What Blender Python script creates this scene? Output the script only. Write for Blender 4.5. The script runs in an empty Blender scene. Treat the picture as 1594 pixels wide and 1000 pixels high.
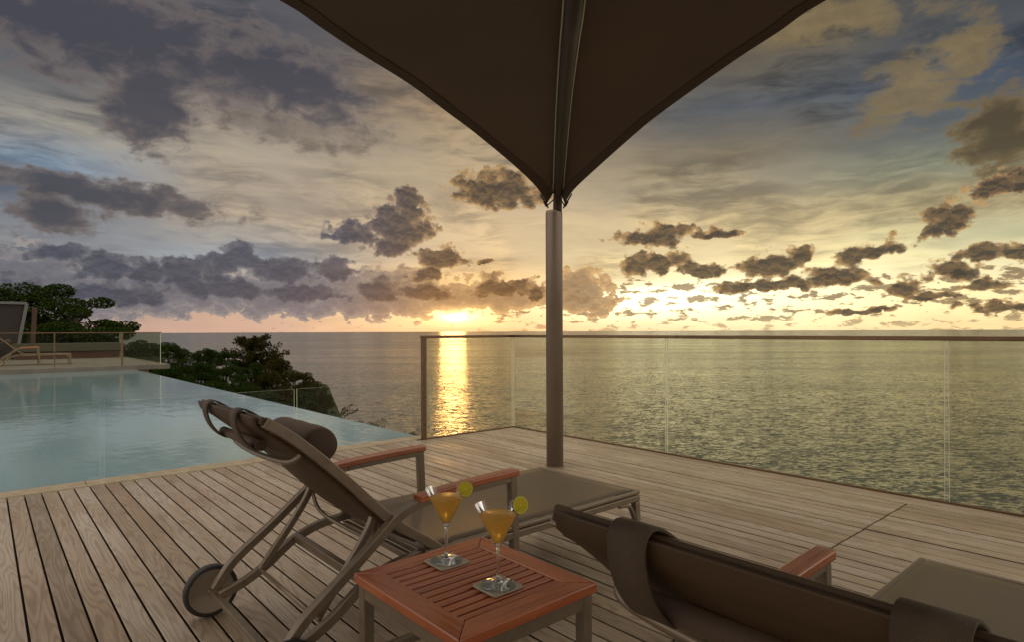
import bpy, bmesh, math, random
from mathutils import Vector, Matrix, noise as mnoise
random.seed(7)
C = bpy.context.scene.collection
SC = bpy.context.scene
# world frame: +X runs along the loungers (towards the sea on the right), +Y runs along the deck boards
# ---------------------------------------------------------------- camera
YAW = math.radians(41.2); ROLL = math.atan(0.0039); EYE = 1.15; FPX = 945.0
cam = bpy.data.cameras.new('camera'); camo = bpy.data.objects.new('camera', cam); C.objects.link(camo)
cam.sensor_width = 36; cam.lens = 36*FPX/1594
cam.shift_y = 16.3/1594
cam.clip_start = 0.05; cam.clip_end = 200000
camo.location = (0, 0, EYE)
camo.rotation_euler = (Matrix.Rotation(-YAW, 3, 'Z') @ Matrix.Rotation(math.radians(90), 3, 'X') @ Matrix.Rotation(-ROLL, 3, 'Z')).to_euler()
SC.camera = camo
SC.view_settings.view_transform = 'Standard'; SC.view_settings.look = 'None'
SC.view_settings.exposure = 0.13; SC.view_settings.gamma = 1.0; SC.view_settings.use_curve_mapping = False
SC.cycles.max_bounces = 10; SC.cycles.transparent_max_bounces = 16
SC.cycles.sample_clamp_indirect = 4.0; SC.cycles.sample_clamp_direct = 12.0

# ---------------------------------------------------------------- node expression helper
class NT:
    def __init__(s, tree): s.t = tree
    def n(s, typ, **kw):
        nd = s.t.nodes.new(typ)
        for k, v in kw.items(): setattr(nd, k, v)
        return nd
    def put(s, sock, v):
        if isinstance(v, bpy.types.NodeSocket): s.t.links.new(v, sock)
        elif v is not None:
            if sock.type == 'RGBA' and len(v) == 3: v = (*v, 1)
            sock.default_value = v
    def m(s, op, a, b=None, c=None, clamp=False):
        nd = s.n('ShaderNodeMath', operation=op, use_clamp=clamp)
        for i, v in enumerate((a, b, c)): s.put(nd.inputs[i], v)
        return nd.outputs[0]
    def add(s, a, b): return s.m('ADD', a, b)
    def sub(s, a, b): return s.m('SUBTRACT', a, b)
    def mul(s, a, b): return s.m('MULTIPLY', a, b)
    def v(s, op, a, b=None, c=None):
        nd = s.n('ShaderNodeVectorMath', operation=op)
        for i, q in enumerate((a, b, c)): 
            if q is not None: s.put(nd.inputs[i], q)
        return nd.outputs[1] if op in ('LENGTH', 'DOT_PRODUCT', 'DISTANCE') else nd.outputs[0]
    def mr(s, x, a, b, c=0.0, d=1.0, smooth=True):
        nd = s.n('ShaderNodeMapRange', interpolation_type='SMOOTHSTEP' if smooth else 'LINEAR')
        s.put(nd.inputs[0], x)
        for i, q in enumerate((a, b, c, d)): s.put(nd.inputs[i+1], q)
        return nd.outputs[0]
    def mix(s, f, a, b, mode='MIX'):
        nd = s.n('ShaderNodeMix', data_type='RGBA', blend_type=mode)
        s.put(nd.inputs[0], f); s.put(nd.inputs[6], a); s.put(nd.inputs[7], b)
        return nd.outputs[2]
    def ramp(s, f, stops, interp='LINEAR'):
        nd = s.n('ShaderNodeValToRGB'); cr = nd.color_ramp; cr.interpolation = interp
        while len(cr.elements) < len(stops): cr.elements.new(0.5)
        for e, (p, c) in zip(cr.elements, stops): e.position = p
        for e, (p, c) in zip(cr.elements, stops): e.color = (*c, 1) if len(c) == 3 else c
        s.put(nd.inputs[0], f); return nd.outputs[0]
    def noise(s, vec, scale=1.0, detail=4.0, rough=0.5, dist=0.0, dim='3D', out=0, lac=2.0):
        nd = s.n('ShaderNodeTexNoise', noise_dimensions=dim)
        s.put(nd.inputs['Vector'], vec)
        nd.inputs['Scale'].default_value = scale; nd.inputs['Detail'].default_value = detail
        nd.inputs['Roughness'].default_value = rough; nd.inputs['Distortion'].default_value = dist
        nd.inputs['Lacunarity'].default_value = lac
        return nd.outputs[out]
    def comb(s, x, y, z=0.0):
        nd = s.n('ShaderNodeCombineXYZ')
        for i, q in enumerate((x, y, z)): s.put(nd.inputs[i], q)
        return nd.outputs[0]
    def sep(s, v):
        nd = s.n('ShaderNodeSeparateXYZ'); s.put(nd.inputs[0], v); return nd.outputs

def lin(r, g, b):
    return tuple(((c/255)/12.92 if c/255 <= .04045 else ((c/255+.055)/1.055)**2.4) for c in (r, g, b))

# ---------------------------------------------------------------- sky and sun
SUN_AZ = YAW + math.atan((705-797)/FPX)       # clockwise from +Y
SUN_EL = math.radians(1.6)
def sky_pos(px, py):                           # bearing (clockwise from the view's heading) and elevation, in hundredths of a radian
    a, b = px-797, 516.3-py+0.0039*(px-797)*-1
    az = math.atan(a/FPX); el = math.atan(b/math.hypot(a, FPX))
    return az*100, el*100
world = bpy.data.worlds.new('World'); SC.world = world; world.use_nodes = True
wt = world.node_tree; wt.nodes.clear(); W = NT(wt)
tc = W.n('ShaderNodeTexCoord').outputs['Generated']
d = W.sep(tc)
ca, sa = math.cos(YAW), math.sin(YAW)
dfw = W.add(W.mul(d[0], sa), W.mul(d[1], ca)); drt = W.sub(W.mul(d[0], ca), W.mul(d[1], sa))
az = W.mul(W.m('ARCTAN2', drt, dfw), 100.0)
el = W.mul(W.m('ARCSINE', d[2]), 100.0)
P = W.comb(az, el, 0.0)
elf = W.mr(el, 0.0, 60.0, smooth=False)
def col_ramp(pts, px):                         # photo heights -> elevation stops of the clear and high-cloud sky
    st = []
    for py, c in pts:
        e = sky_pos(px, py)[1] if py is not None else 60
        st.append((min(1, max(0, e/60)), lin(*c)))
    return sorted(st, key=lambda q: q[0])
colA = col_ramp([(516,(178,150,140)),(490,(168,142,134)),(455,(150,138,135)),(400,(140,142,146)),(350,(122,126,134)),(300,(110,118,130)),(255,(122,140,158)),(190,(150,146,138)),(120,(104,104,106)),(40,(72,76,92)),(None,(120,118,118))], 60)
colB = col_ramp([(516,(208,170,148)),(488,(200,168,145)),(450,(180,165,150)),(400,(150,158,166)),(340,(172,158,140)),(290,(165,152,136)),(240,(168,156,138)),(180,(140,130,122)),(100,(92,90,92)),(20,(82,82,90)),(None,(120,118,118))], 380)
colC = col_ramp([(516,(255,205,150)),(488,(255,225,165)),(450,(236,198,140)),(400,(205,182,146)),(350,(208,184,148)),(290,(178,160,132)),(230,(164,148,124)),(170,(150,130,106)),(100,(120,108,95)),(20,(100,95,90)),(None,(120,112,104))], 720)
colD = col_ramp([(516,(250,220,170)),(490,(255,240,190)),(460,(255,250,210)),(410,(232,212,164)),(350,(198,180,142)),(290,(150,140,120)),(235,(126,116,98)),(170,(84,88,94)),(100,(96,88,76)),(20,(104,94,76)),(None,(120,112,100))], 1120)
colE = col_ramp([(516,(246,214,158)),(480,(255,232,172)),(420,(238,226,178)),(360,(186,182,146)),(310,(170,158,124)),(250,(128,132,116)),(190,(90,96,98)),(110,(70,80,96)),(20,(70,74,80)),(None,(110,104,96))], 1520)
azs = [sky_pos(p, 480)[0] for p in (60, 380, 720, 1120, 1520)]
warp = W.noise(W.v('MULTIPLY', P, (0.05, 0.14, 0)), 1.0, 3.0, 0.55, dim='2D', out=1)
Pw = W.v('MULTIPLY_ADD', W.v('SUBTRACT', warp, (.5, .5, .5)), (7, 3.5, 0), P)
pw = W.sep(Pw)
elw = W.mr(pw[1], 0.0, 60.0, smooth=False)
streak_zone = W.mr(W.noise(W.v('MULTIPLY', P, (.05, .09, 0)), 1.0, 2.0, .5, dim='2D'), .38, .62, .25, 1.0)
R = [W.ramp(elw, c) for c in (colA, colB, colC, colD, colE)]
base = R[0]
for i in range(4): base = W.mix(W.mr(pw[0], azs[i], azs[i+1]), base, R[i+1])
# high streaks of cirrus and stratus
s1 = W.noise(W.v('MULTIPLY', Pw, (0.045, 0.32, 0)), 1.0, 6.0, 0.6, 0.15, dim='2D')
s2 = W.noise(W.v('MULTIPLY', Pw, (0.16, 0.75, 0)), 1.0, 5.0, 0.6, 0.1, dim='2D')
st = W.mr(W.add(W.mul(s1, .65), W.mul(s2, .35)), 0.36, 0.64)
dark_s = W.mix(1.0, base, W.mix(W.mr(az, -20, 10), (.50, .52, .58), (.56, .54, .53)), 'MULTIPLY')
lite_s = W.mix(1.0, base, W.mix(W.mr(az, -20, 10), (1.12, 1.08, 1.02), (1.26, 1.2, 1.06)), 'MULTIPLY')
streak_amt = W.mul(W.mr(el, 3.0, 12.0, 0.25, 0.95), streak_zone)
base = W.mix(streak_amt, base, W.mix(st, dark_s, lite_s))
# glow round the low sun behind the cloud bank
def glow(px, py, sx, sy):
    c = sky_pos(px, py)
    l = W.v('LENGTH', W.v('MULTIPLY', W.v('SUBTRACT', P, (c[0], c[1], 0)), (1/sx, 1/sy, 0)))
    return W.m('EXPONENT', W.mul(W.mul(l, l), -1.0))
g1 = glow(712, 492, 4.4, 1.3); g2 = glow(705, 480, 16, 6); g3 = glow(1010, 465, 14, 2.4); g4 = glow(1190, 455, 30, 7)
def addc(a, g, c): return W.mix(1.0, a, W.v('SCALE', c) if False else W.mix(g, (0, 0, 0), c), 'ADD')
base = addc(base, g2, (.12, .055, .01)); base = addc(base, g3, (.9, .78, .48)); base = addc(base, g4, (.24, .20, .10))
base = addc(base, g1, (1.6, .80, .20))
# ---- clouds: each a soft ellipse at its own bearing and height, eaten into by billowing noise
fine = W.noise(W.v('MULTIPLY', P, (.9, 1.25, 0)), 1.0, 3.0, 0.55, dim='2D', out=1)
Pv = W.v('MULTIPLY_ADD', W.v('SUBTRACT', fine, (.5, .5, .5)), (1.1, .85, 0), P)
def puff(off):
    nd = W.n('ShaderNodeTexVoronoi', voronoi_dimensions='2D', feature='F1', normalize=True)
    W.put(nd.inputs['Vector'], W.v('MULTIPLY_ADD', Pv, (.36, .50, 0), off)); nd.inputs['Scale'].default_value = 1.0
    nd.inputs['Detail'].default_value = 2.5; nd.inputs['Roughness'].default_value = .55
    return W.mr(nd.outputs['Distance'], 0.0, .75, 1.0, 0.0, smooth=False)
cn = puff((0, 0, 0)); cn2 = puff((.0, -.16, 0))
bw = W.noise(W.v('MULTIPLY', P, (0.25, 0.32, 0)), 1.0, 4.0, 0.55, dim='2D', out=1)
Pc = W.v('MULTIPLY_ADD', W.v('SUBTRACT', bw, (.5, .5, .5)), (5.0, 3.0, 0), P)
K = 100/FPX
def blob(px, py, rx, ry, rot=0.0, vec=Pc, flat=False):
    c = sky_pos(px, py); a = px-797
    kx = K*FPX**2/(FPX**2+a*a); ky = K*FPX/math.hypot(FPX, a)
    sx, sy = 1/(rx*kx), 1/(ry*ky)
    q = W.v('SUBTRACT', vec, (c[0], c[1], 0))
    if rot:
        nd = W.n('ShaderNodeVectorRotate', rotation_type='Z_AXIS'); W.put(nd.inputs['Vector'], q); nd.inputs['Angle'].default_value = math.radians(-rot); q = nd.outputs[0]
    if flat:                                   # flatter underneath than on top
        q2 = W.v('MULTIPLY', q, (sx, 1.4*sy, 0)); return W.v('LENGTH', W.v('MULTIPLY_ADD', W.v('ABSOLUTE', q), (0, -.4*sy, 0), q2))
    return W.v('LENGTH', W.v('MULTIPLY', q, (sx, sy, 0)))
def field(lst, **kw):
    m = None
    for b in lst:
        l = blob(*b, **kw); m = l if m is None else W.m('SMOOTH_MIN', m, l, 0.25)
    return m
cumulus = [(626,356,45,37),(637,316,15,24),(545,365,34,20),(612,387,38,20),(690,405,38,20),(668,430,30,14),
 (778,302,66,34),(1022,370,56,19),(1115,365,38,9),(1022,415,58,21),(1090,424,36,12),
 (1200,418,44,24),(1245,402,22,16),(1195,446,80,12),(1352,398,52,19,18),(1300,435,50,17),
 (1466,350,50,27,25),(1532,395,40,16),(1590,398,30,16),(1475,424,46,18),(1408,452,28,18),(1530,446,30,12),
 (1580,288,75,22,6),(757,408,14,6),(1345,484,44,7),(1560,480,60,9),(1450,464,50,9)]
bank = [(60,445,150,56),(250,452,150,36),(440,455,120,34),(590,458,120,34),(640,440,50,24),(775,458,60,26),(700,466,60,18),(895,452,48,28),(905,470,50,18)]
puffs = [(105,398,58,19),(165,420,50,24),(225,428,34,26),(300,428,58,30),(368,408,42,28),(352,452,80,22),(440,425,42,28),(522,422,36,22),(30,455,66,26),(160,462,110,20),(480,460,70,16),(590,455,44,20),(660,458,40,18),(780,450,42,20),(835,458,24,14)]
soft = [(235,160,75,75,-20),(150,45,430,80,-5),(440,120,160,66,-12),(90,335,80,30),(150,300,240,26,-4),(1556,205,80,66,10)]
soft2 = [(1420,140,105,58,26),(1510,80,60,50,10),(1260,35,210,30,-4),(470,195,150,36,-6)]
fc = field(cumulus, flat=True); fb = field(bank); fp = field(puffs, flat=True)
def dens(f, edge, amp, nn=None):
    return W.add(W.sub(edge, f), W.mul(W.sub(nn or cn, .5), amp))
dc = dens(fc, 1.15, 1.5); db = dens(fb, 1.15, 1.3); dp = dens(fp, 1.1, 1.25)
# scattered small heaps close to the horizon
sn = W.noise(W.v('MULTIPLY_ADD', P, (0.34, 0.95, 0), (3.1, 1.7, 0)), 1.0, 6.0, 0.6, 0.2, dim='2D')
small_lim = W.mix(W.mr(el, 1.2, 3.5), (0,0,0), (1,1,1))
ds = W.sub(W.add(sn, W.mul(W.mr(el, 2.0, 7.0), .05)), W.add(W.mr(el, 7.0, 13.0, 0.53, 1.1), W.mr(az, -14, 0, .12, 0.0)))
relief = W.mr(W.sub(cn, cn2), -0.13, 0.15)
rimc = W.mix(glow(740, 470, 32, 14), W.mix(W.mr(az, -26, 2), lin(168,158,150), lin(232,200,140)), (1.1, .82, .42))
def shade(dd, lit, mid, drk, lo=0.0, hi=0.9, rim=.55):
    t = W.mr(dd, lo, hi)
    relief_ = W.mul(relief, .8)
    c = W.mix(t, mid, drk)
    c = W.mix(W.mul(W.mr(dd, 0.0, 0.75, 1.0, 0.18), relief_), c, lit)
    return W.mix(W.mr(dd, 0.0, .16, rim, 0), c, rimc)
azt = W.mr(az, -32, -6)
lit = W.mix(azt, lin(136,128,124), lin(214,168,108)); mid = W.mix(azt, lin(90,93,104), lin(120,98,74)); drk = W.mix(azt, lin(62,67,82), lin(66,59,52))
# massive soft sheets in the upper sky
big = W.add(W.mul(s1, .4), W.mul(W.noise(W.v('MULTIPLY', P, (0.22, 0.38, 0)), 1.0, 6.0, .6, .3, dim='2D'), .6))
dsft = dens(field(soft), 1.15, 2.4, big); dsf2 = dens(field(soft2), 1.1, 2.8, big)
softdrk = W.mix(W.mr(az, 0, 25), lin(66,66,75), lin(76,65,47)); softlit = W.mix(W.mr(az, 0, 25), lin(112,102,98), lin(122,104,72))
base = W.mix(W.mr(dsf2, 0.0, .7, 0, .85), base, W.mix(1.0, W.mix(W.mr(az, 0, 25), lin(118,108,98), lin(126,110,80)), W.mix(W.mul(W.mr(big, .35, .65), .6), (1.12,1.1,1.06), (.62,.62,.66)), 'MULTIPLY'))
sky = W.mix(W.mr(dsft, 0.0, 0.45, 0, .93), base, W.mix(W.mr(dsft, 0.0, .9), softlit, softdrk))
sky = W.mix(W.mr(ds, 0.0, 0.10, 0, .85), sky, W.mix(W.mr(ds, 0, .12), W.mix(.5, mid, lit), mid))
sky = W.mix(W.mr(db, 0.0, 0.12, 0, .95), sky, shade(db, W.mix(azt, lin(158,148,140), lin(222,178,120)), W.mix(azt, lin(112,112,120), lin(164,134,100)), W.mix(azt, lin(92,94,106), lin(134,112,88)), 0, 1.1))
sky = W.mix(W.mr(dp, -.03, 0.3, 0, .93), sky, shade(dp, W.mix(azt, lin(120,118,122), lin(190,150,104)), mid, drk, 0, .5, .3))
sky = W.mix(W.mr(dc, -.03, 0.34, 0, .97), sky, shade(dc, lit, mid, drk, 0.0, .62, .7))
# haze along the horizon, then the sun's disc burning through
sky = W.mix(W.mr(el, 0.0, 3.0, .4, 0), sky, base)
sky = addc(sky, g1, (.6, .36, .10)); sky = addc(sky, glow(708, 493, 1.8, .9), (1.8, 1.3, .6)); sky = addc(sky, g2, (.04, .015, .0))
# the unseen sky behind the camera and overhead, brightened as added fill light
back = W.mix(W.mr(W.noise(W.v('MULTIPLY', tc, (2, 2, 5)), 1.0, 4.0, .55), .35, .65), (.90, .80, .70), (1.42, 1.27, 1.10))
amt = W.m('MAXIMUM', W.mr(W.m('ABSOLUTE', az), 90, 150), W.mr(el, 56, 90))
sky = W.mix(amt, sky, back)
nish = W.n('ShaderNodeTexSky', sky_type='NISHITA', sun_disc=False)
nish.sun_elevation = SUN_EL; nish.sun_rotation = SUN_AZ
sky = W.mix(1.0, sky, W.mix(1.0, nish.outputs[0], (.004, .004, .004), 'MULTIPLY'), 'ADD')
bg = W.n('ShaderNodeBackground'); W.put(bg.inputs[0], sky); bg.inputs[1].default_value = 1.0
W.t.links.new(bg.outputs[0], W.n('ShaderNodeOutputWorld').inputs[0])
sl = bpy.data.lights.new('sun', 'SUN'); so = bpy.data.objects.new('sun', sl); C.objects.link(so)
sl.energy = .035; sl.angle = math.radians(2.5); sl.color = (1.0, .48, .15)
sdir = Vector((math.sin(SUN_AZ)*math.cos(SUN_EL), math.cos(SUN_AZ)*math.cos(SUN_EL), math.sin(SUN_EL)))
so.rotation_euler = sdir.to_track_quat('Z', 'Y').to_euler(); so.location = sdir*30

# ================================================================ helpers
def cw(a, Z, z=0.0):                            # sideways / depth from the viewpoint -> world
    return Vector((Z*sa + a*ca, Z*ca - a*sa, z))
def crom(pts, n=6):                             # smooth curve through points
    pts = [Vector(p) for p in pts]
    if len(pts) < 3: return pts
    out = []
    for i in range(len(pts)-1):
        p0 = pts[max(i-1, 0)]; p1 = pts[i]; p2 = pts[i+1]; p3 = pts[min(i+2, len(pts)-1)]
        for k in range(n):
            t = k/n
            out.append(0.5*((2*p1)+(p2-p0)*t+(2*p0-5*p1+4*p2-p3)*t*t+(3*p1-p0-3*p2+p3)*t**3))
    out.append(pts[-1]); return out
class MB:
    def __init__(s): s.v = []; s.f = []; s.mi = []; s.sm = []; s.tone = []; s.t = 0.5
    def face(s, idx, mi=0, sm=False): s.f.append(idx); s.mi.append(mi); s.sm.append(sm); s.tone.append(s.t)
    def box(s, x0, x1, y0, y1, z0, z1, mi=0):
        b = len(s.v)
        s.v += [(x0,y0,z0),(x1,y0,z0),(x1,y1,z0),(x0,y1,z0),(x0,y0,z1),(x1,y0,z1),(x1,y1,z1),(x0,y1,z1)]
        for q in ((3,2,1,0),(4,5,6,7),(0,1,5,4),(1,2,6,5),(2,3,7,6),(3,0,4,7)): s.face([b+i for i in q], mi)
        return s
    def prof(s, pts, y0, y1, h, n=6, sm=False, mi=0):   # an (x, z) path of thickness h, drawn out from y0 to y1
        c = [Vector((p[0], p[1])) for p in crom([(q[0], q[1], 0) for q in pts], n)]
        b = len(s.v); N = len(c)
        for i, p in enumerate(c):
            t = (c[min(i+1, N-1)]-c[max(i-1, 0)]).normalized(); nn = Vector((-t.y, t.x))*h/2
            for (y, q) in ((y0, p-nn), (y1, p-nn), (y1, p+nn), (y0, p+nn)): s.v.append((q.x, y, q.y))
        for i in range(N-1):
            for k in range(4):
                a = b+4*i; s.face([a+k, a+(k+1) % 4, a+4+(k+1) % 4, a+4+k], mi, sm)
        s.face([b+3, b+2, b+1, b], mi); s.face([b+4*(N-1)+k for k in range(4)], mi)
        return s
    def tube(s, pts, r, n=10, smooth=0, mi=0, cap=True):
        c = crom(pts, smooth) if smooth else [Vector(p) for p in pts]
        N = len(c); b = len(s.v); ref = None
        for i, p in enumerate(c):
            t = (c[min(i+1, N-1)]-c[max(i-1, 0)]).normalized()
            if ref is None: ref = t.orthogonal().normalized()
            ref = (ref-t*ref.dot(t)).normalized(); bi = t.cross(ref)
            rr = r(i/(N-1)) if callable(r) else r
            for k in range(n):
                a = 2*math.pi*k/n; s.v.append(tuple(p+(ref*math.cos(a)+bi*math.sin(a))*rr))
        for i in range(N-1):
            for k in range(n): s.face([b+i*n+k, b+i*n+(k+1) % n, b+(i+1)*n+(k+1) % n, b+(i+1)*n+k], mi, True)
        if cap: s.face([b+k for k in range(n)][::-1], mi); s.face([b+(N-1)*n+k for k in range(n)], mi)
        return s
    def lathe(s, prof, cx=0, cy=0, cz=0, n=40, mi=0, closed=False, mis=None):
        b = len(s.v); N = len(prof)
        for r, z in prof:
            for k in range(n):
                a = 2*math.pi*k/n; s.v.append((cx+max(r, 1e-5)*math.cos(a), cy+max(r, 1e-5)*math.sin(a), cz+z))
        for i in range(N if closed else N-1):
            j = (i+1) % N
            for k in range(n): s.face([b+i*n+k, b+i*n+(k+1) % n, b+j*n+(k+1) % n, b+j*n+k], mis[i] if mis else mi, True)
        return s
    def bar(s, p, q, w, h, up=(0, 0, 1), mi=0):
        p = Vector(p); q = Vector(q); t = (q-p).normalized(); side = t.cross(Vector(up)).normalized(); u = side.cross(t)
        b = len(s.v)
        for e in (p, q):
            for i, j in ((-1, -1), (1, -1), (1, 1), (-1, 1)): s.v.append(tuple(e+side*i*w/2+u*j*h/2))
        for f in ((3,2,1,0),(4,5,6,7),(0,1,5,4),(1,2,6,5),(2,3,7,6),(3,0,4,7)): s.face([b+i for i in f], mi)
        return s
    def build(s, name, mats, parent=None, bevel=0.0, loc=None, recalc=True):
        me = bpy.data.meshes.new(name); o = bpy.data.objects.new(name, me)
        off = Vector(loc) if loc is not None else (Vector(parent['_o']) if parent and '_o' in parent else Vector((0, 0, 0)))
        me.from_pydata([tuple(Vector(v)-off) for v in s.v], [], s.f)
        for m in (mats if isinstance(mats, (list, tuple)) else [mats]): me.materials.append(m)
        me.polygons.foreach_set('material_index', s.mi); me.polygons.foreach_set('use_smooth', s.sm)
        at = me.attributes.new('tone', 'FLOAT', 'FACE'); at.data.foreach_set('value', s.tone)
        if recalc:
            bm = bmesh.new(); bm.from_mesh(me); bmesh.ops.recalc_face_normals(bm, faces=bm.faces); bm.to_mesh(me); bm.free()
        me.update(); C.objects.link(o)
        if parent: o.parent = parent
        if parent and '_o' in parent: o['_o'] = parent['_o']
        elif loc is not None: o.location = off
        if bevel:
            bv = o.modifiers.new('bevel', 'BEVEL'); bv.width = bevel; bv.segments = 2; bv.limit_method = 'ANGLE'; bv.angle_limit = math.radians(40)
        return o
def thing(name, label, cat, loc, group=None):
    o = bpy.data.objects.new(name, None); C.objects.link(o); o.location = loc; o['_o'] = tuple(loc)
    o.empty_display_size = .1
    return tag(o, label, cat, group)
def tag(o, label=None, cat=None, group=None, kind=None):
    for k, v in (('label', label), ('category', cat), ('group', group), ('kind', kind)):
        if v: o[k] = v
    return o
def copy_tree(o, parent=None):
    c = o.copy(); C.objects.link(c)
    if parent: c.parent = parent
    for ch in list(o.children): copy_tree(ch, c)
    return c

# ================================================================ materials
def mat(name, col=(.5,.5,.5), rough=.5, metal=0.0, spec=.5, **kw):
    m = bpy.data.materials.new(name); m.use_nodes = True
    p = m.node_tree.nodes['Principled BSDF']
    p.inputs['Base Color'].default_value = (*col, 1); p.inputs['Roughness'].default_value = rough
    p.inputs['Metallic'].default_value = metal; p.inputs['Specular IOR Level'].default_value = spec
    for k, v in kw.items(): p.inputs[k].default_value = v
    return m, NT(m.node_tree), p
def bump(N, p, h, strength=.3, dist=.01):
    b = N.n('ShaderNodeBump'); b.inputs['Strength'].default_value = strength; b.inputs['Distance'].default_value = dist
    N.put(b.inputs['Height'], h); N.t.links.new(b.outputs[0], p.inputs['Normal'])
def objc(N): return N.n('ShaderNodeTexCoord').outputs['Object']
M = {}
# weathered deck boards: cathedral grain stretched along Y, each board its own tone
m, N, p = mat('weathered_timber', rough=.5, spec=.28); M['deck'] = m
oc = objc(N); tone = N.n('ShaderNodeAttribute', attribute_name='tone').outputs['Fac']
seed = N.mul(tone, 37.0)
so3 = N.sep(oc)
gv = N.comb(N.add(N.mul(so3[0], 9.0), seed), N.add(N.mul(so3[1], 0.75), N.mul(seed, 3.1)), seed)
g = N.noise(gv, 1.0, 2.0, .45)
rings = N.m('SINE', N.mul(g, 120.0))
fib = N.noise(N.comb(N.add(N.mul(so3[0], 160.0), seed), N.mul(so3[1], 3.0), seed), 1.0, 3.0, .6)
blot = N.noise(N.comb(N.add(N.mul(so3[0], 4.0), seed), N.mul(so3[1], 1.4), seed), 1.0, 4.0, .6)
c = N.ramp(tone, [(0, (.26,.205,.148)), (.3, (.375,.305,.235)), (.55, (.32,.248,.175)), (.8, (.40,.34,.272)), (1, (.29,.228,.165))])
c = N.mix(N.mr(rings, -.2, 1.0, 0, .48), c, N.mix(1.0, c, (.52,.45,.38), 'MULTIPLY'))
c = N.mix(N.mr(fib, .35, .7, 0, .35), c, N.mix(1.0, c, (.6,.55,.5), 'MULTIPLY'))
c = N.mix(N.mr(blot, .38, .66, 0, .6), c, N.mix(1.0, c, (.68,.6,.5), 'MULTIPLY'))
N.put(p.inputs['Base Color'], c); N.put(p.inputs['Roughness'], N.mr(blot, .3, .7, .25, .42))
bump(N, p, N.add(N.mul(rings, .25), N.mul(fib, .8)), .35, .002)
m, N, p = mat('dark_gap', (.012,.009,.007), .9); M['dark'] = m
m, N, p = mat('gap_shade_edge', (.045,.030,.020), .9, spec=.1); M['boardedge'] = m  # dark brown paints the shade of the gaps on to the board sides
# stone coping
m, N, p = mat('stone_coping', rough=.6); M['coping'] = m
n_ = N.noise(N.v('MULTIPLY', objc(N), (9, 9, 9)), 1.0, 5.0, .6); N.put(p.inputs['Base Color'], N.ramp(n_, [(.3, (.26,.19,.12)), (.7, (.40,.31,.20))])); bump(N, p, n_, .3, .003)
# powder coated aluminium in taupe
m, N, p = mat('taupe_metal', (.17,.13,.10), .36, .3, .5); M['metal'] = m
n_ = N.noise(N.v('MULTIPLY', objc(N), (30, 30, 30)), 1.0, 4.0, .6); N.put(p.inputs['Base Color'], N.ramp(n_, [(.3, (.150,.112,.075)), (.7, (.19,.145,.10))])); N.put(p.inputs['Roughness'], N.mr(n_, .3, .7, .28, .34))
bump(N, p, N.noise(N.v('MULTIPLY', objc(N), (900, 900, 900)), 1.0, 1.0, .5), .06, .001)
m, N, p = mat('bronze_rail', (.13,.075,.04), .3, .7); M['rail'] = m
n_ = N.noise(N.v('MULTIPLY', objc(N), (3, 3, 9)), 1.0, 4.0, .6); N.put(p.inputs['Roughness'], N.mr(n_, .3, .7, .22, .42))
m, N, p = mat('painted_pole', (.26,.19,.15), .4, .15); M['pole'] = m
n_ = N.noise(N.v('MULTIPLY', objc(N), (6, 6, 2)), 1.0, 5.0, .6); N.put(p.inputs['Base Color'], N.ramp(n_, [(.3, (.165,.122,.088)), (.7, (.21,.157,.115))])); N.put(p.inputs['Roughness'], N.mr(n_, .3, .7, .32, .48))
m, N, p = mat('arm_metal', (.055,.038,.026), .5, .2); M['arm'] = m
m, N, p = mat('rubber', (.018,.015,.013), .6); M['rubber'] = m
m, N, p = mat('wheel_plastic', (.22,.17,.125), .5); M['wheel'] = m
# oiled red timber
def redwood(name, axis, k=1.0):
    m, N, p = mat(name, rough=.35, spec=.8); o = objc(N)
    sc = [60, 60, 60]; sc[axis] = 3.5
    f = N.noise(N.v('MULTIPLY', o, tuple(sc)), 1.0, 4.0, .6, .4); q = N.noise(N.v('MULTIPLY', o, (5, 5, 5)), 1.0, 3.0, .5)
    tn = N.n('ShaderNodeAttribute', attribute_name='tone').outputs['Fac']
    c = N.ramp(f, [(.3, (.26*k,.060*k,.015*k)), (.55, (.37*k,.100*k,.028*k)), (.75, (.46*k,.145*k,.045*k))])
    c = N.mix(N.mul(q, .5), c, N.mix(1.0, c, (.6,.45,.4), 'MULTIPLY'))
    c = N.mix(1.0, c, N.ramp(tn, [(0, (.8,.76,.72)), (1, (1.18,1.2,1.22))]), 'MULTIPLY')
    N.put(p.inputs['Base Color'], c); N.put(p.inputs['Roughness'], N.mr(f, .3, .7, .2, .38)); bump(N, p, f, .18, .001)
    return m
M['woodx'] = redwood('red_timber_long', 0); M['woody'] = redwood('red_timber_cross', 1)
# woven sling fabrics: threads in both directions
def weave(name, c1, c2, scale, rough, axis2='z', b=.4, sheen=0, trans=0.0):
    m, N, p = mat(name, rough=rough, spec=.4); o = N.sep(objc(N))
    wa = N.m('SINE', N.mul(o[1], scale)); wb = N.m('SINE', N.mul(N.add(o[0], N.mul(o[2], 1.0)), scale))
    w = N.m('MULTIPLY', wa, wb); nz = N.noise(N.v('MULTIPLY', objc(N), (7, 7, 7)), 1.0, 4.0, .6)
    c = N.mix(N.mr(w, -.8, .8), c1, c2); c = N.mix(N.mul(nz, .45), c, N.mix(1.0, c, (.6,.58,.55), 'MULTIPLY'))
    N.put(p.inputs['Base Color'], c); bump(N, p, w, b, .0012)
    p.inputs['Sheen Weight'].default_value = sheen; p.inputs['Sheen Tint'].default_value = (.9,.6,.3,1)
    return m
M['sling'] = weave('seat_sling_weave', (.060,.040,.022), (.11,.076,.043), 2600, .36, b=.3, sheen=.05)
M['backsling'] = weave('back_sling_weave', (.052,.027,.011), (.085,.048,.021), 2700, .55, b=.25)
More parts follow.
